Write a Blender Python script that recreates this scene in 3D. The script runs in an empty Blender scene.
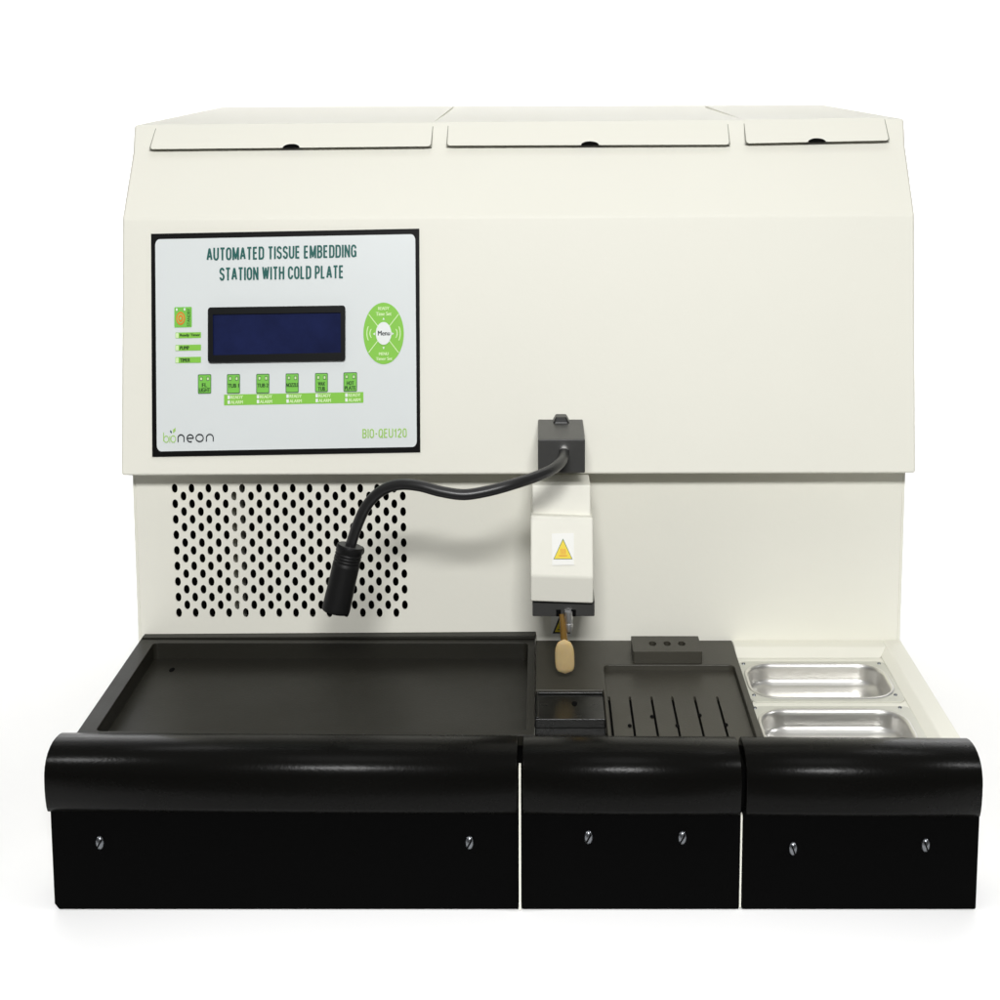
import bpy, bmesh, math
from mathutils import Vector
PI = math.pi
scene = bpy.context.scene
COL = scene.collection

# ------------------------------------------------------------------ camera
F, U0, V0 = 1500.0, 540.0, 259.5
TH = math.atan(0.135)
CAM = Vector((0.018, -1.0095, 0.6097))
cd = bpy.data.cameras.new('camera')
cam = bpy.data.objects.new('camera', cd); COL.objects.link(cam)
cam.location = CAM
cam.rotation_euler = (PI/2 - TH, 0, 0)
cd.sensor_width = 36; cd.lens = 36*F/1000
cd.shift_x = -(U0-500)/1000; cd.shift_y = -(500-V0)/1000
cd.clip_start = 0.05; cd.clip_end = 100
scene.camera = cam

def ray(u, v):
    a = (u-U0)/F; b = -(v-V0)/F
    return Vector((a, math.cos(TH)+b*math.sin(TH), -math.sin(TH)+b*math.cos(TH)))
def PY(u, v, Y):
    d = ray(u, v); return CAM + d*((Y-CAM.y)/d.y)
def PZ(u, v, Z):
    d = ray(u, v); return CAM + d*((Z-CAM.z)/d.z)
def PP(u, v, p0, n):
    d = ray(u, v); return CAM + d*((p0-CAM).dot(n)/d.dot(n))

# ------------------------------------------------------------------ materials
def mat(name, col, rough=0.5, metal=0.0, spec=0.5, bump=0.0, bscale=400.0, var=0.0, vscale=6.0, coat=0.0, rvar=0.0, stretch=None):
    m = bpy.data.materials.new(name); m.use_nodes = True
    nt = m.node_tree; b = nt.nodes['Principled BSDF']
    b.inputs['Base Color'].default_value = (*col, 1)
    b.inputs['Roughness'].default_value = rough
    b.inputs['Metallic'].default_value = metal
    b.inputs['Specular IOR Level'].default_value = spec
    b.inputs['Coat Weight'].default_value = coat
    tc = nt.nodes.new('ShaderNodeTexCoord')
    src = tc.outputs['Object']
    if stretch:
        mp = nt.nodes.new('ShaderNodeMapping'); mp.inputs['Scale'].default_value = stretch
        nt.links.new(src, mp.inputs['Vector']); src = mp.outputs['Vector']
    if bump:
        n = nt.nodes.new('ShaderNodeTexNoise'); n.inputs['Scale'].default_value = bscale; n.inputs['Detail'].default_value = 2
        nt.links.new(src, n.inputs['Vector'])
        bp = nt.nodes.new('ShaderNodeBump'); bp.inputs['Strength'].default_value = bump; bp.inputs['Distance'].default_value = 0.0006
        nt.links.new(n.outputs['Fac'], bp.inputs['Height']); nt.links.new(bp.outputs['Normal'], b.inputs['Normal'])
    if var or rvar:
        n2 = nt.nodes.new('ShaderNodeTexNoise'); n2.inputs['Scale'].default_value = vscale; n2.inputs['Detail'].default_value = 6
        n2.inputs['Roughness'].default_value = 0.65
        nt.links.new(src, n2.inputs['Vector'])
        if var:
            r = nt.nodes.new('ShaderNodeMapRange'); r.inputs['From Min'].default_value = .3; r.inputs['From Max'].default_value = .7
            r.inputs['To Min'].default_value = 1-var; r.inputs['To Max'].default_value = 1+var
            nt.links.new(n2.outputs['Fac'], r.inputs['Value'])
            vm = nt.nodes.new('ShaderNodeVectorMath'); vm.operation = 'SCALE'; vm.inputs[0].default_value = col
            nt.links.new(r.outputs['Result'], vm.inputs['Scale']); nt.links.new(vm.outputs['Vector'], b.inputs['Base Color'])
        if rvar:
            r = nt.nodes.new('ShaderNodeMapRange'); r.inputs['From Min'].default_value = .3; r.inputs['From Max'].default_value = .7
            r.inputs['To Min'].default_value = max(0, rough-rvar); r.inputs['To Max'].default_value = rough+rvar
            nt.links.new(n2.outputs['Fac'], r.inputs['Value']); nt.links.new(r.outputs['Result'], b.inputs['Roughness'])
    return m

M_CREAM = mat('cream_powder_coat', (.795, .785, .700), 0.50, spec=.20, bump=.14, bscale=200, var=.012, vscale=5, rvar=.06)
M_FLANGE = mat('satin_steel_flange', (.62, .62, .55), .5, metal=.25, spec=.4, bump=.05, bscale=300, var=.03, vscale=30)
M_VINYL = mat('black_vinyl_rail', (.0032, .0031, .0027), .27, spec=.085, bump=.16, bscale=420, rvar=.025, vscale=14)
M_FRONT = mat('black_front_sheet', (.0022, .0022, .0022), .5, spec=.012, bump=.05, bscale=400)
M_TRAY = mat('black_coated_tray', (.0160, .0152, .0115), .38, spec=.22, bump=.14, bscale=650, var=.12, vscale=9, rvar=.07)
M_HOT = mat('charcoal_anodised_plate', (.044, .041, .031), .42, spec=.36, bump=.14, bscale=700, var=.10, vscale=14, rvar=.06)
M_GLOSSBLK = mat('glossy_black_metal', (.009, .009, .008), .24, spec=.35, bump=.05, bscale=200, rvar=.06, vscale=60)
M_CAVITYSHADE = mat('cavity_shade', (.008, .008, .007), .8, spec=.1)
M_HOLESHADE = mat('black_hole_shade', (.003, .003, .003), .9, spec=.05)  # black colour stands in for shade inside holes, grooves and slots
M_CLAMP = mat('dark_grey_painted_metal', (.043, .043, .041), .38, spec=.4, bump=.08, bscale=500, var=.08, vscale=40)
M_GAPSHADE = mat('grey_lid_gap_shade', (.26, .26, .22), .7, spec=.1)
M_RUBBER = mat('black_rubber_cable', (.012, .012, .012), .36, spec=.42, bump=.05, bscale=600)
M_LAMPHEAD = mat('black_lamp_shell', (.005, .005, .005), .5, spec=.2, bump=.06, bscale=500)
M_STEEL = mat('brushed_stainless', (.78, .77, .74), .33, metal=1.0, bump=.012, bscale=150, rvar=.03, vscale=30, stretch=(1, 1, 12))
M_CHROME = mat('polished_steel', (.88, .88, .88), .40, metal=1.0)
M_ZINC = mat('zinc_screw', (.20, .21, .225), .30, metal=1.0, bump=.1, bscale=900)
M_TAN = mat('tan_plastic_grip', (.64, .48, .24), .36, spec=.45, var=.06, vscale=60)
M_TAN.node_tree.nodes['Principled BSDF'].inputs['Subsurface Weight'].default_value = .35
M_TAN.node_tree.nodes['Principled BSDF'].inputs['Subsurface Radius'].default_value = (.006, .003, .001)
M_BRASS = mat('brown_lever_stem', (.17, .095, .02), .3, spec=.45)
M_FACE = mat('pale_grey_membrane', (.70, .735, .73), .34, spec=.4, var=.01, vscale=12)
M_BORDER = mat('black_gloss_border', (.0035, .0035, .0035), .4, spec=.10)
M_BEZEL = mat('black_display_bezel', (.005, .0055, .0055), .35, spec=.16)
M_LCD = mat('navy_liquid_crystal', (.009, .014, .060), .12, spec=.42, var=.30, vscale=22)  # mottled tone stands in for a hazy reflection on the display
M_GREEN = mat('lime_print', (.235, .56, .065), .4, spec=.3)
M_GREENBTN = mat('green_key_print', (.19, .55, .075), .4, spec=.3)
M_GREENEDGE = mat('dark_green_key_edge', (.07, .17, .06), .4, spec=.3)
M_PALEGREEN = mat('pale_green_print', (.66, .85, .45), .4, spec=.3)
M_LIME = mat('yellow_green_print', (.34, .58, .13), .4, spec=.3)
M_TEAL = mat('dark_teal_print', (.008, .105, .090), .4, spec=.3)
M_INK = mat('dark_green_ink', (.015, .06, .012), .4, spec=.3)
M_BLACKINK = mat('black_ink', (.02, .025, .03), .4, spec=.3)
M_ORANGE = mat('orange_print', (.72, .22, .02), .4, spec=.3)
M_WHITEPR = mat('white_print', (.80, .82, .80), .4, spec=.3)
M_YELLOW = mat('yellow_sticker', (.80, .62, .03), .4, spec=.3)
M_STKWHITE = mat('white_sticker', (.82, .82, .78), .4, spec=.3)
M_SWEEP = mat('white_paper', (.95, .95, .95), .9, spec=.0, var=.004, vscale=3)

# ------------------------------------------------------------------ mesh helpers
class MB:
    def __init__(s): s.v = []; s.f = []; s.m = []; s.s = []
    def add(s, vs, fs, m=0, smooth=False):
        o = len(s.v); s.v += [tuple(x) for x in vs]
        for f in fs: s.f.append(tuple(i+o for i in f)); s.m.append(m); s.s.append(smooth)
    def box(s, a, b, m=0):
        x0, y0, z0 = a; x1, y1, z1 = b
        s.hexa([(x0,y0,z0),(x1,y0,z0),(x1,y1,z0),(x0,y1,z0),(x0,y0,z1),(x1,y0,z1),(x1,y1,z1),(x0,y1,z1)], m)
    def hexa(s, p, m=0):
        s.add(p, [(0,3,2,1),(4,5,6,7),(0,1,5,4),(1,2,6,5),(2,3,7,6),(3,0,4,7)], m)
    def prism(s, bot, top, m=0):
        n = len(bot)
        s.add(list(bot)+list(top), [tuple(range(n))[::-1], tuple(range(n, 2*n))] + [(i, (i+1) % n, n+(i+1) % n, n+i) for i in range(n)], m)
    def poly(s, pts, m=0):
        s.add(pts, [tuple(range(len(pts)))], m)
    def extrude_x(s, prof, x0, x1, dz0=0, dz1=0, m=0, smooth=False, cap=True):
        n = len(prof)
        vs = [(x0, y, z+dz0) for y, z in prof] + [(x1, y, z+dz1) for y, z in prof]
        fs = [(i, (i+1) % n, n+(i+1) % n, n+i) for i in range(n)]
        s.add(vs, fs, m, smooth)
        if cap: s.add(vs, [tuple(range(n))[::-1], tuple(range(n, 2*n))], m)
    def tube(s, pts, rad, seg=16, m=0, caps=True, smooth=True):
        pts = [Vector(p) for p in pts]; N = len(pts)
        rad = rad if isinstance(rad, (list, tuple)) else [rad]*N
        up = Vector((0.31, 0.2, 0.93)); rings = []; prev = None
        for i, p in enumerate(pts):
            t = (pts[min(i+1, N-1)] - pts[max(i-1, 0)]).normalized()
            a = (up - t*up.dot(t)) if prev is None else (prev - t*prev.dot(t))
            a.normalize(); prev = a; b = t.cross(a)
            rings.append([p + (a*math.cos(2*PI*k/seg) + b*math.sin(2*PI*k/seg))*rad[i] for k in range(seg)])
        vs = [q for r in rings for q in r]
        fs = [(i*seg+k, i*seg+(k+1) % seg, (i+1)*seg+(k+1) % seg, (i+1)*seg+k) for i in range(N-1) for k in range(seg)]
        s.add(vs, fs, m, smooth)
        if caps: s.add(rings[0], [tuple(range(seg))[::-1]], m); s.add(rings[-1], [tuple(range(seg))], m)
    def loft(s, rings, m=0, smooth=True, cap_end=False, cap_start=False):
        n = len(rings[0]); vs = [q for r in rings for q in r]
        s.add(vs, [(i*n+k, i*n+(k+1) % n, (i+1)*n+(k+1) % n, (i+1)*n+k) for i in range(len(rings)-1) for k in range(n)], m, smooth)
        if cap_end: s.add(rings[-1], [tuple(range(n))], m)
        if cap_start: s.add(rings[0], [tuple(range(n))[::-1]], m)
    def build(s, name, mats, parent=None, bevel=0, seg=2, merge=False, flatten=False):
        me = bpy.data.meshes.new(name)
        me.from_pydata(s.v, [], s.f)
        for mt in (mats if isinstance(mats, (list, tuple)) else [mats]): me.materials.append(mt)
        me.polygons.foreach_set('material_index', s.m)
        me.polygons.foreach_set('use_smooth', [True]*len(s.f) if bevel else s.s)
        me.update()
        bm = bmesh.new(); bm.from_mesh(me)
        if merge or bevel: bmesh.ops.remove_doubles(bm, verts=bm.verts, dist=1e-6)
        if flatten: bmesh.ops.dissolve_limit(bm, angle_limit=.02, verts=bm.verts, edges=bm.edges)
        bmesh.ops.recalc_face_normals(bm, faces=bm.faces)
        bm.to_mesh(me); bm.free()
        o = bpy.data.objects.new(name, me); COL.objects.link(o)
        if parent: o.parent = parent
        if bevel:
            md = o.modifiers.new('bevel', 'BEVEL'); md.width = bevel; md.segments = seg
            md.limit_method = 'ANGLE'; md.angle_limit = math.radians(20); md.harden_normals = True
        return o

def _curve_mesh(c):
    o = bpy.data.objects.new('tmp', c); COL.objects.link(o)
    bpy.context.view_layer.update()
    dg = bpy.context.evaluated_depsgraph_get()
    me = bpy.data.meshes.new_from_object(o.evaluated_get(dg))
    vs = [tuple(v.co) for v in me.vertices]; fs = [tuple(p.vertices) for p in me.polygons]
    bpy.data.objects.remove(o); bpy.data.meshes.remove(me); bpy.data.curves.remove(c)
    return vs, fs
def plate2d(outlines, depth):
    """flat sheet with holes: closed 2-D outlines, the nested ones cut out"""
    c = bpy.data.curves.new('tmp', 'CURVE'); c.dimensions = '2D'; c.fill_mode = 'BOTH'; c.extrude = depth/2
    for pts in outlines:
        sp = c.splines.new('POLY'); sp.points.add(len(pts)-1); sp.use_cyclic_u = True
        for q, p in zip(sp.points, pts): q.co = (p[0], p[1], 0, 1)
    return _curve_mesh(c)
_tc = {}
def text2d(t, bold=0.0, space=1.0):
    k = (t, bold, space)
    if k not in _tc:
        c = bpy.data.curves.new('tmp', 'FONT'); c.body = t; c.offset = bold; c.space_character = space; c.resolution_u = 4
        vs, fs = _curve_mesh(c)
        xs = [v[0] for v in vs]; ys = [v[1] for v in vs]
        x0, x1, y0, y1 = min(xs), max(xs), min(ys), max(ys)
        _tc[k] = ([((x-x0)/(x1-x0), (y-y0)/(y1-y0)) for x, y, z in vs], fs)
    return _tc[k]
def ell(cx, cy, rx, ry, n=20, a0=0):
    return [(cx+rx*math.cos(a0+2*PI*i/n), cy+ry*math.sin(a0+2*PI*i/n)) for i in range(n)]
def rrect(x0, y0, x1, y1, rx, ry=None, n=6):
    ry = rx if ry is None else ry; out = []
    for cx, cy, a in ((x1-rx, y1-ry, 0), (x0+rx, y1-ry, PI/2), (x0+rx, y0+ry, PI), (x1-rx, y0+ry, 3*PI/2)):
        for i in range(n+1):
            t = a + PI/2*i/n; out.append((cx+rx*math.cos(t), cy+ry*math.sin(t)))
    return out

# ------------------------------------------------------------------ the surface it stands on
sw = MB()
prof = [(-.125, 0)] + [(2.2, 0)] + [(2.2+1.2*math.sin(a), 1.2-1.2*math.cos(a)) for a in [PI/2*i/16 for i in range(1, 17)]] + [(3.4, 4.5)]
vs = [(-5, y, z) for y, z in prof] + [(5, y, z) for y, z in prof]; n = len(prof)
sw.add(vs, [(i, i+1, n+i+1, n+i) for i in range(n-1)], 0, True)
floor = sw.build('floor', M_SWEEP)
floor['kind'] = 'structure'; floor['label'] = 'white paper floor sweeping up into the plain white background'

M_UNSEENTABLE = mat('unseen_table_dark', (.03, .028, .025), .5, spec=.3, var=.1, vscale=4)
b = MB(); b.box((-5, -3.0, -.06), (5, 2.3, -.004)); tb = b.build('unseen_dark_table', M_UNSEENTABLE)  # added out of view, keeps light from bouncing up under the hood
tb['kind'] = 'structure'; tb['label'] = 'unseen dark table top added beyond the white paper to cut bounce light'
# ------------------------------------------------------------------ the machine
root = bpy.data.objects.new('embedding_station', None); COL.objects.link(root)
root.location = (0, 0, 0)
root['label'] = 'cream tissue embedding station with black front, control panel and gooseneck lamp on white surface'
root['category'] = 'lab machine'

XL, XR = -.330, .330
TX0 = -.3252
WALL = .234
# --- base cabinet
b = MB(); b.box((TX0+.001, .0405, .003), (.1800, .2340, .098)); b.box((.1801, .0405, .003), (.3120, .2340, .070)); b.box((.3121, .0405, .003), (XR-.001, .2340, .0978)); b.box((XL+.001, .2341, .003), (XR-.001, .64, .098))
base = b.build('base_cabinet', M_CREAM, root, bevel=.002)

# --- back body sides (a shell behind the perforated wall)
b = MB()
b.box((XL, WALL+.0005, .0985), (XL+.0025, .64, .2645)); b.box((XR-.0025, WALL+.0005, .0985), (XR, .64, .2645))
b.box((XL+.0026, .62, .0985), (XR-.0026, .64, .2645))
b.build('side_shell', M_CREAM, root, bevel=.0008)

# --- perforated back wall
x0, x1, z0, z1 = XL+.0027, XR-.0027, .0985, .2640
outs = [[(x0, z0), (x1, z0), (x1, z1), (x0, z1)]]
for i in range(17):
    v = 450+(128+25.9*i)/3.333
    if i % 2 == 0: ua, ub = 120+(182+14.5*i/16)/3.333, 120+(913+8*i/16)/3.333
    else: ua, ub = 120+(210.5+14.5*i/16)/3.333, 120+(942+8*i/16)/3.333
    for k in range(14):
        u = ua+(ub-ua)*k/13
        p = PY(u, v, WALL); e = PY(u+2.95, v, WALL); g = PY(u, v-4.6, WALL)
        outs.append(ell(p.x, p.z, e.x-p.x, g.z-p.z, 16))
vs, fs = plate2d(outs, .0012)
b = MB(); b.add([(x, WALL+.0006-z, y) for x, y, z in vs], fs)
# fold where the wall meets the bench
r = .006
wall = b.build('back_wall', M_CREAM, root)
wall['label'] = 'cream back wall with a field of round vent holes at left'
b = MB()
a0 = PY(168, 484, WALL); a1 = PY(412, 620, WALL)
b.box((a0.x-.01, WALL+.028, a1.z-.006), (a1.x+.01, WALL+.030, a0.z+.006), 0)  # dark colour stands in for the unlit inside behind the vents
for px in (232, 239): # light edge of the fan bracket behind the holes
    q = PY(px, 550, WALL+.006)
    b.box((q.x-.0009, WALL+.005, a1.z-.006), (q.x+.0009, WALL+.0275, a0.z+.006), 1)
b.build('vent_backing', [M_CAVITYSHADE, M_CREAM], wall)

def sticker(parent, place, cu, v0, v1, hw, backing, thick=1.5):
    s = MB(); e = .0003
    if backing:
        s.poly([place(u, v, e) for u, v in backing], 2)
    mid = lambda a, t: a
    s.poly([place(u, v, 2*e) for u, v in ((cu-hw, v1), (cu+hw, v1), (cu, v0))], 1)
    h = v1-v0; k = thick
    s.poly([place(u, v, 3*e) for u, v in ((cu-hw+1.6*k*.75, v1-k*.8), (cu+hw-1.6*k*.75, v1-k*.8), (cu, v0+2.2*k))], 0)
    for j in (-1, 0, 1):
        x = cu+j*hw*.2
        s.poly([place(u, v, 4*e) for u, v in ((x-.35, v1-h*.24), (x+.35, v1-h*.24), (x+.75, v1-h*.36), (x+.1, v1-h*.5), (x-.6, v1-h*.5), (x+.05, v1-h*.36))], 3)
    s.poly([place(u, v, 4*e) for u, v in ((cu-hw*.42, v1-h*.19), (cu+hw*.42, v1-h*.19), (cu+hw*.42, v1-h*.15), (cu-hw*.42, v1-h*.15))], 3)
    return s
st = sticker(wall, lambda u, v, h: PY(u, v, WALL-h), 561.5, 611, 633.5, 9, [(551, 609), (572, 609), (572, 635.5), (551, 635.5)], 2.0).build(
    'warning_sticker', [M_YELLOW, M_BLACKINK, M_STKWHITE, M_BLACKINK], wall)
st['label'] = 'yellow warning triangle with black border on the back wall'

# --- hood
def hoodprof():
    return [('bf', .2005), ('bend', .2325), ('sh', .272), ('top', .280)]
L = {'bf': PY(121, 476, .2005).z, 'bend': PY(121, 218.5, .2325).z, 'sh': PY(133, 153, .272).z, 'top': PY(133, 125, .280).z}
R = {'bf': PY(916, 473.6, .2005).z, 'bend': PY(914, 214, .2325).z, 'sh': PY(907, 146, .272).z, 'top': PY(906, 118.5, .280).z}
ZT_L, ZT_R = PY(235, 106.5, .64).z, PY(838, 104.8, .64).z
def side(x, D, zt):
    return [(x, .2005, D['bf']), (x, .2325, D['bend']), (x, .272, D['sh']), (x, .280, D['top']), (x, .64, zt), (x, .64, D['bf'])]
b = MB(); b.loft([side(XL, L, ZT_L), side(XR, R, ZT_R)], smooth=False, cap_end=True, cap_start=True)
hood = b.build('upper_cabinet', M_CREAM, root, bevel=.0026, seg=4, merge=True)

# --- lids
LIDS = [((150, 149.2), (430.5, 146.3), (433, 122.5), (157.3, 124.6), 291, 8.5),
        ((447.3, 145.6), (729.3, 144.6), (727, 120.0), (448.7, 122.2), 606.5, 9),
        ((746.6, 143.4), (888.8, 140.4), (884, 117.6), (744, 119.8), 817, 9)]
LIDS[1] = (*LIDS[1][:4], 590, 9)
for j, (bl, br, tr, tl, nu, nw) in enumerate(LIDS):
    YB, YT = .2658, .2800
    def fl(s, t, h=0):
        ub, vb = bl[0]+(br[0]-bl[0])*s, bl[1]+(br[1]-bl[1])*s
        ut, vt = tl[0]+(tr[0]-tl[0])*s, tl[1]+(tr[1]-tl[1])*s
        return PY(ub+(ut-ub)*t, vb+(vt-vb)*t, YB+(YT-YB)*t+h)
    ns = (nu-bl[0])/(br[0]-bl[0]); dw = nw/(br[0]-bl[0]); w = br[0]-bl[0]
    c = 2.6/w; cv = .10
    out = [(0, 1), (0, cv), (c*.3, cv*.3), (c, 0)] + [(ns+dw*math.cos(a), .16*math.sin(a)) for a in [PI-PI*i/12 for i in range(13)]] + [(1-c, 0), (1-c*.3, cv*.3), (1, cv), (1, 1)]
    lid = MB()
    vs, fs = plate2d([out], .0016)
    lid.add([fl(x, y, .0008-z) for x, y, z in vs], fs)
    # top sheet of the lid
    A, B = fl(0, 1), fl(1, 1)
    ya, yb = A.y, .585
    k = lambda x: (x-XL)/(XR-XL)
    zr = lambda x: (ZT_L+(ZT_R-ZT_L)*k(x)) + .0012
    p = [A, B, Vector((B.x, yb, max(zr(B.x), .5))), Vector((A.x, yb, zr(A.x)))]
    dz = Vector((0, 0, .0016))
    lid.hexa([q-dz for q in p] + [q for q in p])
    o = lid.build('lid', M_CREAM, root)
    gk = MB(); gw = 1.0/w
    gk.prism([fl(x, y, .0012) for x, y in ((-gw, .0), (1+gw, .0), (1+gw*.6, .93), (-gw*.6, .93))], [fl(x, y, .0024) for x, y in ((-gw, .0), (1+gw, .0), (1+gw*.6, .93), (-gw*.6, .93))])
    gk.build('lid_gap_shade', M_GAPSHADE, o)  # grey sheet stands in for the dark gap around the lid
    nt_ = MB()
    pts = [(ns+dw*1.25*math.cos(a), -.012+.20*math.sin(a)) for a in [PI-PI*i/12 for i in range(13)]]
    nt_.prism([fl(x, y, .0011) for x, y in pts], [fl(x, y, .0060) for x, y in pts])
    nt_.build('finger_notch_shade', M_HOLESHADE, o)  # black backing paints the dark seen through the notch

# --- control panel on the hood front
n = Vector((0, -(.5*(L['bend']+R['bend'])-.5*(L['bf']+R['bf'])), .032)).normalized()
p0 = Vector((0, .2005, .5*(L['bf']+R['bf'])))
def Q(u, v, h): return PP(u, v, p0+n*h, n)
SL = -.0185
def tilt(u, v, ref=151): return v + SL*(u-ref)
B0, B1, B2, B3, B4 = .0016, .0022, .0026, .0030, .0034
def panel_plate(outlines, h0, h1, mi, s):
    vs, fs = plate2d(outlines, 1.0)
    s.add([Q(x, y, h0 if z < 0 else h1) for x, y, z in vs], fs, mi)
def put_text(s, t, u0, u1, v0, v1, h, mi=0, bold=0., slope=SL, space=1.0):
    vs, fs = text2d(t, 0, space)
    for j, dx in enumerate((-.18, .18)):
        s.add([Q(u0+dx+x*(u1-u0), v1-y*(v1-v0)+slope*x*(u1-u0), h+j*.00004) for x, y in vs], fs, mi)
def skew(pts, ref): return [(u, v+SL*(u-ref)) for u, v in pts]

_sk = [0]
def stroke(s, pts, w, mi, wv=None):
    wv = wv or w*1.35
    P2 = [Vector(p) for p in pts]; _sk[0] = (_sk[0]+1) % 7; hh = B2+_sk[0]*.00003
    lft, rgt = [], []
    for i, p in enumerate(P2):
        t = (P2[min(i+1, len(P2)-1)]-P2[max(i-1, 0)]).normalized(); nn = Vector((-t.y*w/2, t.x*wv/2)); lft.append(p+nn); rgt.append(p-nn)
    for i in range(len(P2)-1): s.poly([Q(*q, hh) for q in (lft[i], lft[i+1], rgt[i+1], rgt[i])], mi)
def arc(cx, cy, rx, ry, a0, a1, k=16): return [(cx+rx*math.cos(math.radians(a0+(a1-a0)*i/k)), cy-ry*math.sin(math.radians(a0+(a1-a0)*i/k))) for i in range(k+1)]

GLYPH = {}
def _g(ch, w, *strokes): GLYPH[ch] = (w, strokes)
def _a(cx, cy, rx, ry, a0, a1, k=8): return [(cx+rx*math.cos(math.radians(a0+(a1-a0)*i/k)), cy+ry*math.sin(math.radians(a0+(a1-a0)*i/k))) for i in range(k+1)]
_oval = _a(.5, .72, .5, .28, 0, 180) + _a(.5, .28, .5, .28, 180, 360) + [(1, .72)]
_g('A', 1.08, [(0, 0), (.46, 1)], [(.54, 1), (1, 0)], [(.2, .3), (.8, .3)], [(.4, .97), (.6, .97)])
_g('B', .95, [(0, -.07), (0, 1.07)], [(-.15, 1), (.55, 1)] + _a(.55, .76, .42, .24, 90, -90) + [(0, .52)], [(.5, .52)] + _a(.55, .26, .45, .26, 90, -90) + [(-.15, 0)])
_g('C', .95, _a(.5, .72, .5, .28, 0, 180) + _a(.5, .28, .5, .28, 180, 360))
_g('D', .98, [(0, -.07), (0, 1.07)], [(-.15, 1), (.55, 1)] + _a(.55, .75, .45, .25, 90, 0) + _a(.55, .25, .45, .25, 0, -90) + [(-.15, 0)])
_g('E', .82, [(0, -.07), (0, 1.07)], [(0, 1), (1, 1)], [(0, .52), (.92, .52)], [(0, 0), (1, 0)])
_g('G', 1.0, _a(.5, .72, .5, .28, 0, 180) + _a(.5, .28, .5, .28, 180, 350), [(1, -.02), (1, .46)], [(1.08, .46), (.55, .46)])
_g('H', 1.0, [(0, -.07), (0, 1.07)], [(1, -.07), (1, 1.07)], [(0, .53), (1, .53)])
_g('I', .02, [(.5, -.07), (.5, 1.07)])
_g('L', .8, [(0, -.07), (0, 1.07)], [(0, 0), (1, 0)])
_g('M', 1.28, [(0, -.07), (0, 1.07)], [(1, -.07), (1, 1.07)], [(.06, 1.0), (.5, .02)], [(.5, .02), (.94, 1.0)])
_g('N', 1.0, [(0, -.07), (0, 1.07)], [(1, -.07), (1, 1.07)], [(.05, 1.0), (.95, 0)])
_g('O', 1.0, _oval)
_g('Q', 1.0, _oval, [(.6, .22), (1.05, -.1)])
_g('P', .92, [(0, -.07), (0, 1.07)], [(0, 1), (.5, 1)] + _a(.55, .72, .45, .28, 90, -90) + [(0, .44)])
_g('S', .9, _a(.5, .76, .48, .24, 10, 90, 5) + _a(.5, .76, .5, .24, 90, 215, 7) + [(.5, .52)] + _a(.5, .27, .5, .27, 35, -90, 7) + _a(.5, .27, .5, .27, -90, -170, 5))
_g('T', .95, [(-.08, 1), (1.08, 1)], [(.5, 1), (.5, -.07)])
_g('U', 1.0, [(0, 1.07), (0, .3)] + _a(.5, .28, .5, .28, 180, 360) + [(1, 1.07)])
_g('W', 1.5, [(0, 1.07), (.25, 0)], [(.25, 0), (.5, 1)], [(.5, 1), (.75, 0)], [(.75, 0), (1, 1.07)])
_g('0', .9, _oval)
_g('1', .5, [(.75, -.05), (.75, 1.05)], [(.75, .95), (.05, .72)])
_g('2', .9, _a(.5, .72, .5, .28, 170, -20) + [(0, 0)], [(-.05, 0), (1.05, 0)])
_g('-', .5, [(0, .45), (1, .45)])
def lettering(s, t, u0, u1, v0, v1, w, mi, slope, gap=.68, wv=None):
    """condensed sign lettering drawn as strokes, fitted to the box"""
    adv = sum(.75 if c == ' ' else GLYPH[c][0]+gap for c in t)-gap
    k = (u1-u0-w)/adv; x = u0+w/2; wv = wv or w*1.05; H = v1-v0-wv
    for c in t:
        if c == ' ': x += .75*k; continue
        gw, sts = GLYPH[c]
        for st in sts:
            stroke(s, [(x+px*gw*k, v1-wv/2-py*H+slope*(x+px*gw*k-u0)) for px, py in st], w, mi, wv)
        x += (gw+gap)*k
s = MB(); panel_plate([[(151, 233.8), (419.3, 228.6), (420.3, 452.2), (152.2, 456.8)]], -.001, B0, 0, s)
inner = []
for (cx, cy, a) in ((155.2, 239.2, PI), (415.3, 234.2, 3*PI/2), (416.8, 447.0, 0), (156.8, 451.4, PI/2)):
    sx = 4.5 if cx < 300 else -4.5; sy = 6.2 if cy < 300 else -6.2
    for i in range(7):
        t = a+PI/2*i/6; inner.append((cx+sx+4.5*math.cos(t), cy+sy+6.2*math.sin(t)))
cp = s.build('control_panel', M_BORDER, root)
cp['label'] = 'white membrane control panel with black border, blue display and green keys'
s = MB(); panel_plate([inner], 0, B1, 0, s); s.build('membrane', M_FACE, cp)
s = MB()
lettering(s, 'AUTOMATED TISSUE EMBEDDING', 206.5, 356.5, 247.8, 260.8, 1.85, 0, -.0232)
lettering(s, 'STATION WITH COLD PLATE', 219.4, 343.8, 267.6, 280.8, 1.85, 0, -.0200)
s.build('title_lettering', M_TEAL, cp)
# display
s = MB()
bz = skew(rrect(207.8, 307.4, 345.3, 362.6, 2.6, 3.4), 207.8)
bz = [(u, v+.004*(u-207.8)) for u, v in bz]
sc_ = [(212.8, 314.3), (340.6, 312.3), (340.9, 352.6), (213.2, 355.2)]
vs, fs = plate2d([bz, sc_], 1.0)
s.add([Q(x, y, .0008 if z < 0 else .0062) for x, y, z in vs], fs)
dsp = s.build('display_bezel', M_BEZEL, cp)
s = MB(); s.poly([Q(u, v, .0036) for u, v in [(211, 312), (342.5, 310), (342.5, 355), (211, 358)]]); s.build('display_screen', M_LCD, cp)
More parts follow.
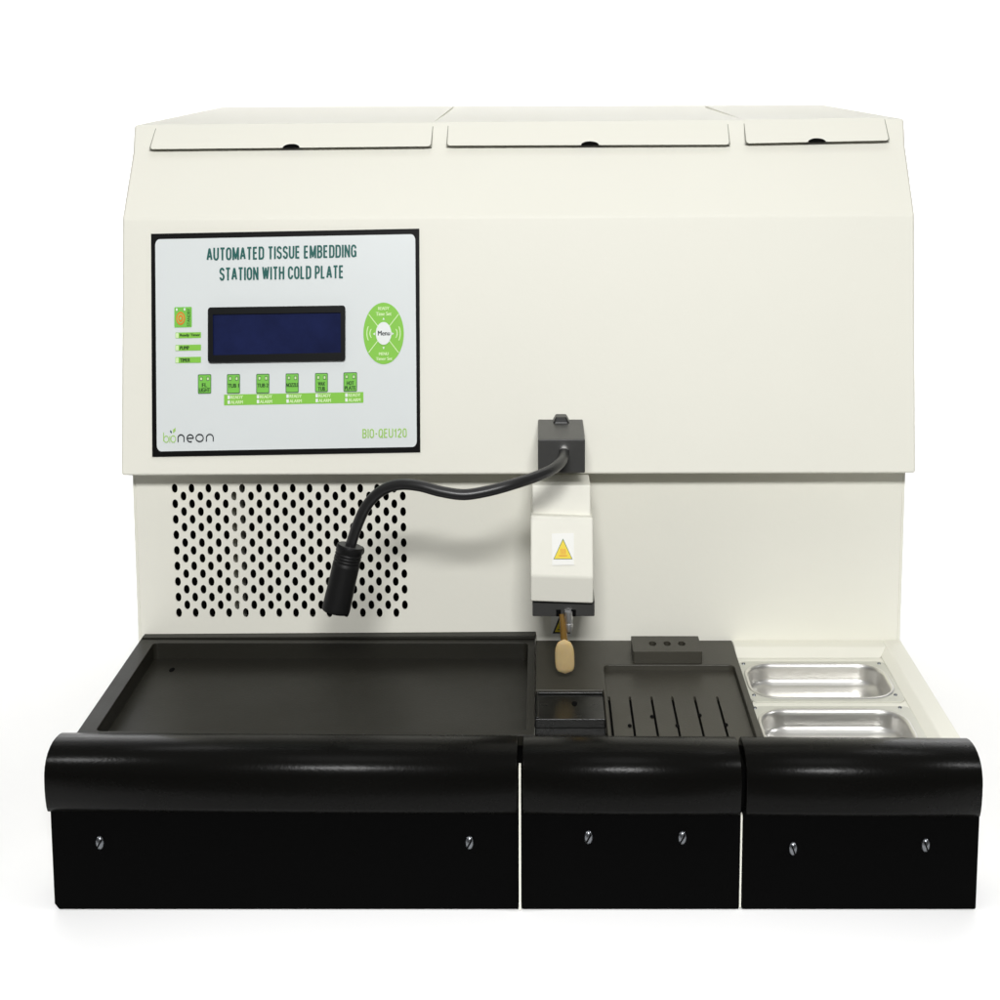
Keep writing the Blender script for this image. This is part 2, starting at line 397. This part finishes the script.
# power key
s = MB()
def rectp(u0, v0, u1, v1, ref=None, r=0.8):
    return skew(rrect(u0, v0, u1, v1, r, r*1.3, 3), u0 if ref is None else ref)
def rect(s, u0, v0, u1, v1, h, mi, r=.8): s.poly([Q(u, v, h) for u, v in rectp(u0, v0, u1, v1, r=r)], mi)
def disc(s, cu, cv, ru, rv, h, mi, k=20): s.poly([Q(u, v, h) for u, v in ell(cu, cv, ru, rv, k)], mi)
rect(s, 174.3, 307.2, 191.8, 327.6, B2, 0); 
disc(s, 180.6, 318.4, 4.5, 6.6, B3, 1); disc(s, 180.6, 318.4, 3.3, 4.9, B3+.0003, 2)
disc(s, 180.6, 318.4, 2.5, 3.7, B3+.0006, 1); disc(s, 180.6, 318.4, 1.1, 1.6, B3+.0009, 2)
disc(s, 176.7, 309.6, .9, 1.4, B3, 3); disc(s, 184.6, 309.3, .9, 1.4, B3, 3)
vs, fs = text2d('STANDBY')
s.add([Q(187.1+(1-y)*3.0, 326.2-x*17.6, B3) for x, y in vs], fs, 4)
s.build('power_key', [M_GREENBTN, M_ORANGE, M_LIME, M_WHITEPR, M_INK], cp)
for (v0, v1, t, uw) in ((332.6, 338.4, 'Ready Timer', 200), (345.0, 350.9, 'PUMP', 189), (357.2, 363.2, 'TIMER', 190)):
    s = MB()
    rect(s, 175.4, v0, 201, v1, B2, 0, .4)
    rect(s, 175.7, v0+.5, 178.6, v1-.3, B3, 1, .5)
    put_text(s, t, 180, uw, v0+1.2, v1-1.2, B3, 2, .012)
    s.build('indicator_strip', [M_GREEN, M_PALEGREEN, M_INK], cp)
# six keys
for (u0, v0, u1, v1, rows) in ((197.9, 374.4, 211.2, 393.9, ('FL', 'LIGHT')), (226.9, 374.2, 240.0, 393.8, ('TUB 1',)), (256.2, 373.9, 269.4, 393.6, ('TUB 2',)),
                              (285.6, 373.5, 298.7, 393.0, ('NOZZLE',)), (315.0, 373.1, 327.9, 392.3, ('WAX', 'TUB')), (343.4, 372.4, 357.1, 391.8, ('HOT', 'PLATE'))):
    s = MB()
    rect(s, u0, v0, u1, v1, B2, 1, 1.0); rect(s, u0+.7, v0+.9, u1-.7, v1-.9, B3, 0, .7)
    for k in (0, 1):
        uu = u0+2.0+k*(u1-u0-6.6)
        rect(s, uu, v0+2.4, uu+2.6, v0+6.4, B3+.0003, 1, .3); rect(s, uu+.5, v0+3.1, uu+2.1, v0+5.7, B3+.0006, 3, .3)
    yy = v0+8.8 if len(rows) == 2 else v0+9.6
    for t in rows:
        hw = min((u1-u0)*.46, .95*len(t)+.6); c = (u0+u1)/2
        put_text(s, t, c-hw, c+hw, yy, yy+3.9, B3+.0004, 2, .012); yy += 4.9
    s.build('panel_key', [M_GREENBTN, M_GREENEDGE, M_INK, M_PALEGREEN], cp)
s = MB()
s.poly([Q(u, v, B1+.0002) for u, v in skew([(224, 394.6), (363.4, 394.6), (363.4, 405.4), (224, 405.4)], 224)], 0)
for k, u in enumerate((227.6, 256.8, 286.4, 315.6, 345.2)):
    for r_, t in ((0, 'READY'), (1, 'ALARM')):
        v = 395.6 + SL*(u-224) + 4.9*r_
        rect(s, u, v, u+2.4, v+3.5, B2, 1, .3); put_text(s, t, u+3.2, u+15.2, v+.2, v+3.4, B2, 2, .015)
s.build('status_strip', [M_GREEN, M_WHITEPR, M_PALEGREEN], cp)
# menu pad
s = MB(); cu, cv = 383.6, 333.4
disc(s, cu, cv, 20.2, 30.8, B2, 0, 48)
for a in (40, 140, 220, 320):
    t = math.radians(a); d = Vector((math.cos(t), math.sin(t))); w = .55
    p1 = (cu+7*d.x, cv-10.6*d.y); p2 = (cu+19.6*d.x, cv-30*d.y)
    s.poly([Q(p1[0]-w, p1[1], B3), Q(p1[0]+w, p1[1], B3), Q(p2[0]+w, p2[1], B3), Q(p2[0]-w, p2[1], B3)], 1)
disc(s, cu, cv, 7.8, 11.4, B3+.0003, 2, 32)
put_text(s, 'Menu', cu-5.6, cu+6.2, cv-2.6, cv+2.2, B4, 3, .008)
for (du, dv, tri) in ((0, -14.6, ((-1, 1), (1, 1), (0, -1.4))), (0, 14.6, ((-1, -1), (1, -1), (0, 1.4))), (-9.6, .5, ((1, -1.4), (1, 1.4), (-1, 0))), (9.3, .3, ((-1, -1.4), (-1, 1.4), (1, 0)))):
    s.poly([Q(cu+du+a, cv+dv+c_, B3) for a, c_ in tri], 2)
put_text(s, 'READY', cu-5.4, cu+5.6, cv-26.6, cv-23.4, B3, 4, .012); put_text(s, 'Time Set', cu-7.6, cu+7.8, cv-21.4, cv-17.6, B3, 4, .012)
put_text(s, 'MENU', cu-4.6, cu+4.8, cv+19.0, cv+22.0, B3, 4, .012); put_text(s, 'Timer Set', cu-7.6, cu+8.6, cv+23.8, cv+27.0, B3, 4, .012)
for sg in (-1, 1):
    for rr, hh in ((17.2, 7), (14.2, 4.4)):
        pts = [(cu+sg*(rr-(i*i)*.09), cv+i*hh/4) for i in range(-4, 5)]
        s.poly([Q(a, c_, B3) for a, c_ in pts] + [Q(a-sg*1.0, c_, B3) for a, c_ in pts[::-1]], 4)
s.build('menu_pad', [M_GREEN, M_PALEGREEN, M_WHITEPR, M_BLACKINK, M_PALEGREEN], cp)
# logo: thin rounded strokes
s = MB()
stroke(s, [(163.6, 432.5), (163.6, 441.5)], .8, 0); stroke(s, arc(166.2, 439.2, 2.4, 3.2, 0, 360), .75, 0)
stroke(s, [(169.8, 436), (169.8, 442.6)], .8, 0); stroke(s, arc(173.2, 439.0, 2.4, 3.3, 0, 360), .75, 0)
for (cx, cy, tx, ty, mi) in ((171.6, 433.6, 170.3, 430.0, 1), (173.0, 433.2, 175.4, 427.6, 0)):
    d = Vector((tx-cx, ty-cy)); nn = Vector((-d.y, d.x))*.24
    s.poly([Q(*q, B2) for q in (Vector((cx, cy)), Vector((cx, cy))+d*.5+nn, Vector((tx, ty)), Vector((cx, cy))+d*.5-nn)], mi)
NK = 1.05
stroke(s, [(178.0, 442.2), (178.0, 438.2)] + arc(181.0, 438.2, 3.0, 3.4, 180, 0) + [(184.0, 442.0)], NK, 2)
stroke(s, [(187.2, 438.4), (193.2, 438.2)] + arc(190.2, 438.3, 3.2, 3.6, 0, 300), NK, 2)
stroke(s, arc(199.6, 438.0, 3.7, 3.6, 0, 360), NK, 2)
stroke(s, [(206.4, 441.7), (206.4, 437.8)] + arc(209.8, 437.8, 3.4, 3.4, 180, 0) + [(213.2, 441.4)], NK, 2)
s.build('logo', [M_LIME, M_TEAL, M_BLACKINK], cp)
s = MB(); lettering(s, 'BIO-QEU120', 362.4, 406.8, 429.0, 438.2, 1.15, 0, SL, .55); s.build('model_lettering', M_LIME, cp)

# --- cold plate tray (left of the bench)
TX1 = .0137
TX0 = -.3252
ov = [(TX0, .040), (TX1, .040), (TX1, .2335), (TX0, .2335)]
iv = rrect(-.3118, .047, 0.0078, .2155, .004)
vs, fs = plate2d([ov, iv], .0155)
b = MB(); b.add([(x, y, .114-.00775+z) for x, y, z in vs], fs)
b.box((TX0+.002, .042, .0985), (TX1-.002, .232, .0995))
tray = b.build('cold_plate', M_TRAY, root, bevel=.0009, seg=2, flatten=True)
tray['label'] = 'large black cold plate tray with raised rim at left'
b = MB(); b.hexa([(TX0+.001, .2240, .1142), (TX1+.0008, .2240, .1142), (TX1+.0008, .2336, .1142), (TX0+.001, .2336, .1142), (TX0+.001, .2250, .1150), (TX1+.0008, .2240, .1172), (TX1+.0008, .2336, .1172), (TX0+.001, .2336, .1150)]); b.build('rear_lip', M_TRAY, tray, bevel=.0012)
b = MB(); c = PZ(172, 670, .0996); b.poly([(x, y, .0998) for x, y in ell(c.x, c.y, .0022, .0045, 16)]); b.build('drain_hole', M_HOLESHADE, tray)  # flat black disc painted in place of a shaded opening

# --- hot plate (middle)
HX0, HX1 = .0142, .1838
def rc(cx, cy, r, a0, a1, k=6): return [(cx+r*math.cos(math.radians(a0+(a1-a0)*i/k)), cy+r*math.sin(math.radians(a0+(a1-a0)*i/k))) for i in range(k+1)]
o_ = [(HX0, .2312), (HX1, .2312), (HX1, .042), (.1786, .042)] + rc(.1786-.005, .178-.005, .005, 0, 90) + rc(.0708+.005, .178-.005, .005, 90, 180) + [(.0708, .042), (.0684, .042), (.0684, .1285), (HX0, .1285)]
vs, fs = plate2d([o_], .0118)
b = MB(); b.add([(x, y, .1102-.0059+z) for x, y, z in vs], fs)
hot = b.build('hot_plate', M_HOT, root, bevel=.0008, flatten=True)
slots = [[(.0712, .043), (.1782, .043), (.1782, .1776), (.0712, .1776)]]
SX = (.0728, .0893, .1065, .1230, .1408, .1588)
for i, x in enumerate(SX):
    slots.append([(x-.00095, .050), (x+.00095, .050), (x+.00095, .1264), (x+.0005, .1272), (x-.0005, .1272), (x-.00095, .1264)])
vs, fs = plate2d(slots, .003)
b = MB(); b.add([(x, y, .1052-.0015+z) for x, y, z in vs], fs)
ins = b.build('grooved_insert', M_HOT, hot)
b = MB(); b.box((.0712, .044, .0985), (.1782, .177, .1018)); b.build('groove_shade', M_HOLESHADE, hot)  # black sheet paints the grooves as deep shade
b = MB()
for x, (u, v) in zip(SX[1:], ((629.5, 726), (651.8, 717), (677, 726), (699.5, 715.5), (725.8, 725))):
    c = PZ(u, v, .1052); b.poly([(px, py, .1055) for px, py in ell(c.x+.0002, c.y, .0016, .0031, 14)])
b.build('peg_holes', M_HOLESHADE, hot)['kind'] = 'stuff'
# forceps holder with three holes
bx0, bx1 = .0955, .1527; by0, by1 = .1806, .2145
hl = [ell(PZ(u, 643.6, .1206).x, PZ(u, 643.6, .1206).y, .0031, .0052, 18) for u in (652.6, 667.2, 681.6)]
vs, fs = plate2d([rrect(bx0, by0, bx1, by1, .001, .001, 2)] + hl, .0102)
b = MB(); b.add([(x, y, .1104+.0051+z) for x, y, z in vs], fs)
fh = b.build('forceps_holder', M_HOT, hot)
b = MB()
for h in hl: b.poly([(x, y, .1112) for x, y in h])
b.build('holder_hole_shade', M_HOLESHADE, hot)  # black floors paint the shade down in the holes
# glossy cassette well
b = MB(); b.box((.0141, .0820, .0985), (.0683, .1270, .1072)); b.box((.0141, .044, .0985), (.0683, .0815, .1000))
b.box((.0150, .1262, .1073), (.0680, .1280, .1092)); b.box((.0150, .0820, .1073), (.0172, .1260, .1088))
well = b.build('cassette_well', M_GLOSSBLK, hot, bevel=.0007)
b = MB(); c = PZ(574.5, 703.5, .1074); b.poly([(x, y, .1075) for x, y in ell(c.x, c.y, .0022, .0040, 16)]); b.build('well_hole', M_HOLESHADE, hot)  # flat black disc, the hole's shade put into colour

# --- right bench deck and wax tubs
DX0 = .1842
tubs = [(.1884, .1238, .3016, .1900), (.1868, .036, .2990, .1010)]
flg = [(.1848, .1175, .3072, .1962), (.1848, .030, .3072, .1085)]
vs, fs = plate2d([[(DX0, .040), (XR-.001, .040), (XR-.001, .2335), (DX0, .2335)]] + [rrect(t[0]-.001, t[1]-.001, t[2]+.001, t[3]+.001, .02) if k == 0 else rrect(t[0]-.001, .046, t[2]+.001, t[3]+.001, .02) for k, t in enumerate(tubs)], .006)
b = MB(); b.add([(x, y, .101+z) for x, y, z in vs], fs)
b.hexa([(.3070, .040, .1042), (XR, .040, .098), (XR, .2335, .098), (.3070, .2335, .1042), (.3155, .040, .1098), (XR, .040, .1098), (XR, .2335, .1098), (.3155, .2335, .1098)])
b.hexa([(DX0, .2060, .1042), (.3070, .2060, .1042), (.3070, .2335, .1042), (DX0, .2335, .1042), (DX0, .2190, .1094), (.3150, .2190, .1094), (.3150, .2335, .1094), (DX0, .2335, .1094)])
deck = b.build('bench_deck', M_CREAM, root, bevel=.0012, seg=3)
for (t, g) in zip(tubs, flg):
    b = MB(); zt = .1056
    ring = lambda off, z, r: [(x, y, z) for x, y in rrect(t[0]+off, t[1]+off, t[2]-off, t[3]-off, max(r-off, .004), None, 8)]
    bowl = [ring(.0022, zt-.0105, .022)] + [ring(.0022+.0100*(1-math.cos(q)), zt-.0105-.0075*math.sin(q), .022+.010*(1-math.cos(q))) for q in [PI/2*i/12 for i in range(1, 13)]]
    b.loft([ring(-.0022, zt+.0002, .022), ring(-.0012, zt+.0011, .022), ring(.0002, zt+.0006, .022), ring(.0012, zt-.0012, .022), ring(.0017, zt-.004, .022)] + bowl, cap_end=True)
    tub = b.build('wax_tub', M_STEEL, root)
    tub['label'] = 'stainless wax tub nearer the back wall' if t[1] > .1 else 'stainless wax tub half hidden behind the front rail'
    f_ = MB()
    vs, fs = plate2d([rrect(*g, .006), rrect(t[0]-.0005, t[1]-.0005, t[2]+.0005, t[3]+.0005, .022, None, 8)], .0014)
    f_.add([(x, y, .1049+z) for x, y, z in vs], fs); f_.build('flange', M_FLANGE, tub)
SCR = [((743.5, 663.5), (879, 663.2), (754, 694.8), (895.5, 694.6)), ((755, 707.6), (900, 707.2))]
for tub, ss in zip([o for o in root.children if o.name.startswith('wax_tub')], SCR):
    for u, v in ss:
        c = PZ(u, v, .106); b = MB()
        b.tube([(c.x, c.y, .1052), (c.x, c.y, .1063), (c.x, c.y, .1066)], [.0016, .0014, .0008], 12); b.build('screw', M_ZINC, tub)

# --- front: three panels, each with a rolled rail on top and two screws
PROF = [(.0440, .0985), (.0440, .1100), (.0420, .1135), (.0380, .1160), (.0320, .1178), (.0250, .1188), (.0180, .1190), (.0115, .1179), (.0060, .1158), (.0018, .1128), (-.0012, .1090), (-.0029, .1048), (-.0037, .1000), (-.0038, .0920), (-.0032, .0850), (-.0018, .0785), (-.0003, .0746), (.0012, .0738), (.0050, .0738), (.0050, .0985)]
def rdz(x): return -.0042*(x/.66) - .0012
PANELS = [(-.3318, .0025, -.3345, .0019, ((100, 842.5), (469.5, 842.5))), (.0048, .1612, .0054, .1618, ((588.5, 837), (682.3, 837.5))), (.1634, .3322, .1648, .3330, ((793, 848.5), (925.5, 845)))]
for (pa, pb, ra, rb, ss) in PANELS:
    ch = .003 if pa < -.3 else .0008
    vs, fs = plate2d([[(pa+ch, .0008), (pb-.0006, .0008), (pb, .0016), (pb, .0760), (pa, .0760), (pa, .0008+ch*1.4)]], .004)
    b = MB(); b.add([(x, .002-z, y) for x, y, z in vs], fs)
    fp = b.build('front_panel', M_FRONT, root)
    rl = MB()
    def sec(x, k=1.0, dx=0):
        cy = .02; cz = .096
        return [(x+dx, cy+(y-cy)*k, cz+(z-cz)*k+rdz(x)) for y, z in PROF]
    e = .0009
    rl.loft([sec(ra, .93), sec(ra, .975, e*.3), sec(ra, 1, e), sec(rb, 1, -e), sec(rb, .975, -e*.3), sec(rb, .93)], cap_end=True, cap_start=True)
    rl.build('rolled_rail', M_VINYL, fp)
    for (u, v) in ss:
        c = PY(u, v, 0); m = MB(); rings = []
        for k, hy in ((1.0, .0005), (.97, -.0007), (.82, -.0016), (.55, -.0022), (.25, -.0025)):
            rings.append([(x, hy, z) for x, z in ell(c.x, c.z, 00.0032*k, .0054*k, 20)])
        m.loft(rings, cap_end=True)
        # slot, a black bar in place of its shade
        sl = [(-.0030, -.0006), (.0030, .0006)]; ang = .9 if u < 700 else -1.1
        ca, sa = math.cos(ang), math.sin(ang)
        q = [(-.0026, -.0005), (.0026, -.0005), (.0026, .0005), (-.0026, .0005)]
        m.prism([(c.x+a*ca-d*sa, -.0019, c.z+1.5*(a*sa+d*ca)) for a, d in q], [(c.x+a*ca-d*sa, -.00265, c.z+1.5*(a*sa+d*ca)) for a, d in q], 1)
        m.build('screw', [M_ZINC, M_HOLESHADE], fp)
b = MB(); b.box((-.3300, .0050, .0040), (.3310, .0400, .1060)); b.box((-.3305, .0041, .0030), (.3315, .0050, .0730)); b.build('dark_gap_filler', M_FRONT, root)  # black filler added to darken the gaps between panels and rails
b = MB(); b.box((.00290, -.0030, .0016), (.00440, .0040, .1100)); b.build('divider_strip', M_CREAM, root)
b = MB(); b.box((.16165, .0004, .0016), (.16290, .0040, .0725)); b.build('divider_strip', M_CREAM, root)

# --- dispenser column
NX0, NX1 = .0117, .0585
b = MB()
b.hexa([(NX0, .148, PY(532, 517, .148).z-.003), (NX1, .148, PY(532, 517, .148).z-.003), (NX1, .2325, .245), (NX0, .2325, .245),
        (NX0, .155, PY(532, 485, .155).z), (NX1, .155, PY(532, 485, .155).z), (NX1, .1985, PY(560, 474.5, .1985).z), (NX0, .1985, PY(560, 474.5, .1985).z)])
head = b.build('dispenser_head', M_CREAM, root, bevel=.0014, seg=3)
head['label'] = 'cream paraffin dispenser column with yellow warning sticker'
HXa, HXb = PY(530.5, 560, .13).x, PY(593.5, 560, .13).x
zt, zb, zl = PY(560, 517, .143).z, PY(560, 577, .129).z, PY(560, 603, .1325).z
pr = [(.143, zt), (.129, zb), (.1325, zl), (.196, zl), (.196, zt)]
zt_h, zb_h = zt, zb
b = MB(); b.extrude_x(pr, HXa, HXb, .0012, -.0006); 
body = b.build('heater_housing', M_CREAM, head, bevel=.0016, seg=3)
b = MB(); b.box((PY(532.5, 610, .139).x, .139, PY(560, 616.5, .139).z), (PY(594.6, 610, .139).x, .192, zl-.0004))
brk = b.build('mounting_bracket', M_CLAMP, head, bevel=.0008)
b = MB()
for u in (558.5, 573.5):
    q = PY(u, 612.5, .139); b.box((q.x-.0019, .1382, q.z-.0030), (q.x+.0019, .1389, q.z+.0024))
b.build('bracket_slot', M_HOLESHADE, head)  # black blocks painted as the shade of the slots
b = MB(); q0, q1, q2 = PY(568.6, 611.5, .1375), PY(568.8, 628, .1375), PY(569, 631.5, .1375)
b.tube([q0, q1, q2], [.0031, .0031, .0021], 20); b.tube([q1+Vector((0, 0, .004)), q1+Vector((0, 0, .0015))], [.0034, .0034], 20)
b.build('nozzle', M_CHROME, head)
# finger lever: thin stem, flattened paddle
b = MB()
b.tube([PY(561.5, 614, .1375), PY(563, 626, .1355), PY(564.4, 641.5, .1350)], [.0019, .0024, .0031], 12, 1)
rings = []
for t in [i/14 for i in range(15)]:
    v = 639.5+34*t; cx = 564.2+1.0*t
    e = abs(2*t-1)
    k = (1-e**(2.6 if t < .5 else 5))**(1/2.2) if e < 1 else 0.02
    hw = 9.7*max(k, .05); c = PY(cx, v, .131+.011*t); rr = PY(cx+hw, v, .131+.011*t).x-c.x
    rings.append([(c.x+rr*math.cos(a), c.y+.0026*max(k, .05)*math.sin(a), c.z) for a in [2*PI*i/20 for i in range(20)]])
b.loft(rings, cap_end=True, cap_start=True)
b.build('finger_lever', [M_TAN, M_BRASS], head)
sticker(head, lambda u, v, h: PP(u, v, Vector((0, .143-.0006-h, zt_h)), Vector((0, -(zt_h-zb_h), .014)).normalized()), 563, 538.5, 559.2, 9.6, [(551.8, 533.5), (574.0, 533), (574.0, 565), (552.2, 565.3)], .7).build('hazard_sticker', [M_YELLOW, M_GREENEDGE, M_STKWHITE, M_ORANGE], head)
# clamp block on the hood front
b = MB(); zt, zb = PY(560, 439.5, .14).z, PY(560, 473, .14).z
b.box((.0164, .140, zb), (.0535, .2065, zt))
cl = b.build('lamp_clamp', M_CLAMP, root, bevel=.0009)
cl['label'] = 'dark grey lamp clamp block with a knob on top'
b = MB(); c = PZ(561, 421, zt)
b.loft([[(c.x+a*k, c.y+d*k*1.1, z) for a, d in rrect(-.0066, -.0075, .0066, .0075, .002)] for k, z in ((1, zt-.0002), (.96, zt+.001), (.70, zt+.0042), (.66, zt+.0045))], smooth=False, cap_end=True)
b.build('clamp_knob', M_RUBBER, cl)

# --- gooseneck lamp
keys = [(564, 452, .1395), (563.6, 456, .130), (561, 462, .115), (551, 470, .100), (535, 477, .090), (512, 484.5, .082), (488, 491, .077), (464, 494.6, .075), (441, 491.5, .076), (420, 486, .079), (402, 484.4, .083), (387, 488, .087), (375, 496, .091), (365, 508.5, .095), (357.5, 525, .098), (352, 541, .100), (347.5, 556, .102)]
K = [PY(u, v, Y-.022*min(1, i/5)) for i, (u, v, Y) in enumerate(keys)]
def catmull(K, m=6):
    out = []
    for i in range(len(K)-1):
        a, b_, c, d = K[max(i-1, 0)], K[i], K[i+1], K[min(i+2, len(K)-1)]
        for j in range(m):
            t = j/m
            out.append(.5*((2*b_) + (c-a)*t + (2*a-5*b_+4*c-d)*t*t + (3*b_-a-3*c+d)*t**3))
    return out + [K[-1]]
path = catmull(K)
b = MB(); b.tube(path, .0041, 18)
goose = b.build('gooseneck', M_RUBBER, root)
goose['label'] = 'bent black gooseneck lamp arm reaching left from the clamp'
b = MB(); f0 = PY(564, 450.5, .1405)
b.tube([f0+Vector((0, .002, .001)), f0+Vector((0, -.004, .0008)), f0+Vector((0, -.0055, .0006))], [.0036, .0036, .0024], 16); b.build('cable_ferrule', M_CHROME, goose)
h0, h1 = PY(350.6, 545.5, .081), PY(335.5, 611.5, .076)
b = MB(); ax = h1-h0; R_ = .0102
prof = [(0, .95), (.006, .99), (.014, 1.0)]
for k in range(4):
    t = .10+.045*k; prof += [(t, 1.0), (t+.006, .965), (t+.028, .965), (t+.034, 1.0)]
prof += [(.32, 1.0), (.60, 1.0), (.94, 1.04), (.985, 1.03), (1.0, .97)]
b.tube([h0+ax*t for t, r_ in prof], [R_*r_ for t, r_ in prof], 32)
lh = b.build('lamp_head', M_LAMPHEAD, goose, bevel=0)
b = MB(); b.tube([h0-ax*.004, h0+ax*.002], [R_*.92, R_*.94], 32); b.build('lamp_cap', M_CLAMP, goose)
b = MB(); b.tube([h1+ax*.001, h1+ax*.003], [R_*.8, R_*.8], 28); b.build('lamp_lens', M_BEZEL, goose)

# ------------------------------------------------------------------ light
w = bpy.data.worlds.new('World'); scene.world = w; w.use_nodes = True
nt = w.node_tree; bg = nt.nodes['Background']
tc = nt.nodes.new('ShaderNodeTexCoord'); sp = nt.nodes.new('ShaderNodeSeparateXYZ')
nt.links.new(tc.outputs['Generated'], sp.inputs[0])
pw = nt.nodes.new('ShaderNodeMath'); pw.operation = 'POWER'; pw.use_clamp = True; pw.inputs[1].default_value = 3.0
mx = nt.nodes.new('ShaderNodeMath'); mx.operation = 'MAXIMUM'; mx.inputs[1].default_value = 0.0
mr = nt.nodes.new('ShaderNodeMapRange')
mr.inputs['To Min'].default_value = .13; mr.inputs['To Max'].default_value = .42
nt.links.new(sp.outputs['Z'], mx.inputs[0]); nt.links.new(mx.outputs[0], pw.inputs[0]); nt.links.new(pw.outputs[0], mr.inputs['Value'])
nt.links.new(mr.outputs['Result'], bg.inputs['Strength'])
bg.inputs['Color'].default_value = (1, .995, .97, 1)

def area(name, loc, target, size, power, sy=None):
    l = bpy.data.lights.new(name, 'AREA'); l.energy = power; l.size = size
    if sy: l.shape = 'RECTANGLE'; l.size_y = sy
    o = bpy.data.objects.new(name, l); COL.objects.link(o); o.location = loc
    o.rotation_euler = (Vector(target)-Vector(loc)).to_track_quat('-Z', 'Y').to_euler()
    return o
area('key_lamp', (.05, -1.75, 1.36), (0, .2, .25), 0.60, 43, .19)
bl = area('added_backdrop_lamp', (0, 1.9, 2.6), (0, 2.6, 0), 4.0, 80, 1.0); bl.data.spread = math.radians(120)  # added lamp, turns the paper backdrop white

area('added_overhead_lamp', (.05, -.42, 2.1), (.05, -.30, 0), 0.9, 3.6, .9)  # added overhead lamp, brightens the tub fillets and the paper
for sx in (-1, 1):
    l = bpy.data.lights.new('added_floor_spot', 'SPOT'); l.energy = 31; l.spot_size = math.radians(24); l.spot_blend = 1.0; l.shadow_soft_size = .12  # added pair of spots, whitens the paper before the front panels
    o = bpy.data.objects.new('added_floor_spot', l); COL.objects.link(o); o.location = (sx*1.35, -.22, .95)
    o.rotation_euler = (Vector((sx*.12, -.13, 0))-Vector(o.location)).to_track_quat('-Z', 'Y').to_euler()

vs_ = scene.view_settings
scene.display_settings.display_device = 'sRGB'
vs_.view_transform = 'Standard'; vs_.look = 'None'; vs_.exposure = 0; vs_.gamma = 1; vs_.use_curve_mapping = False
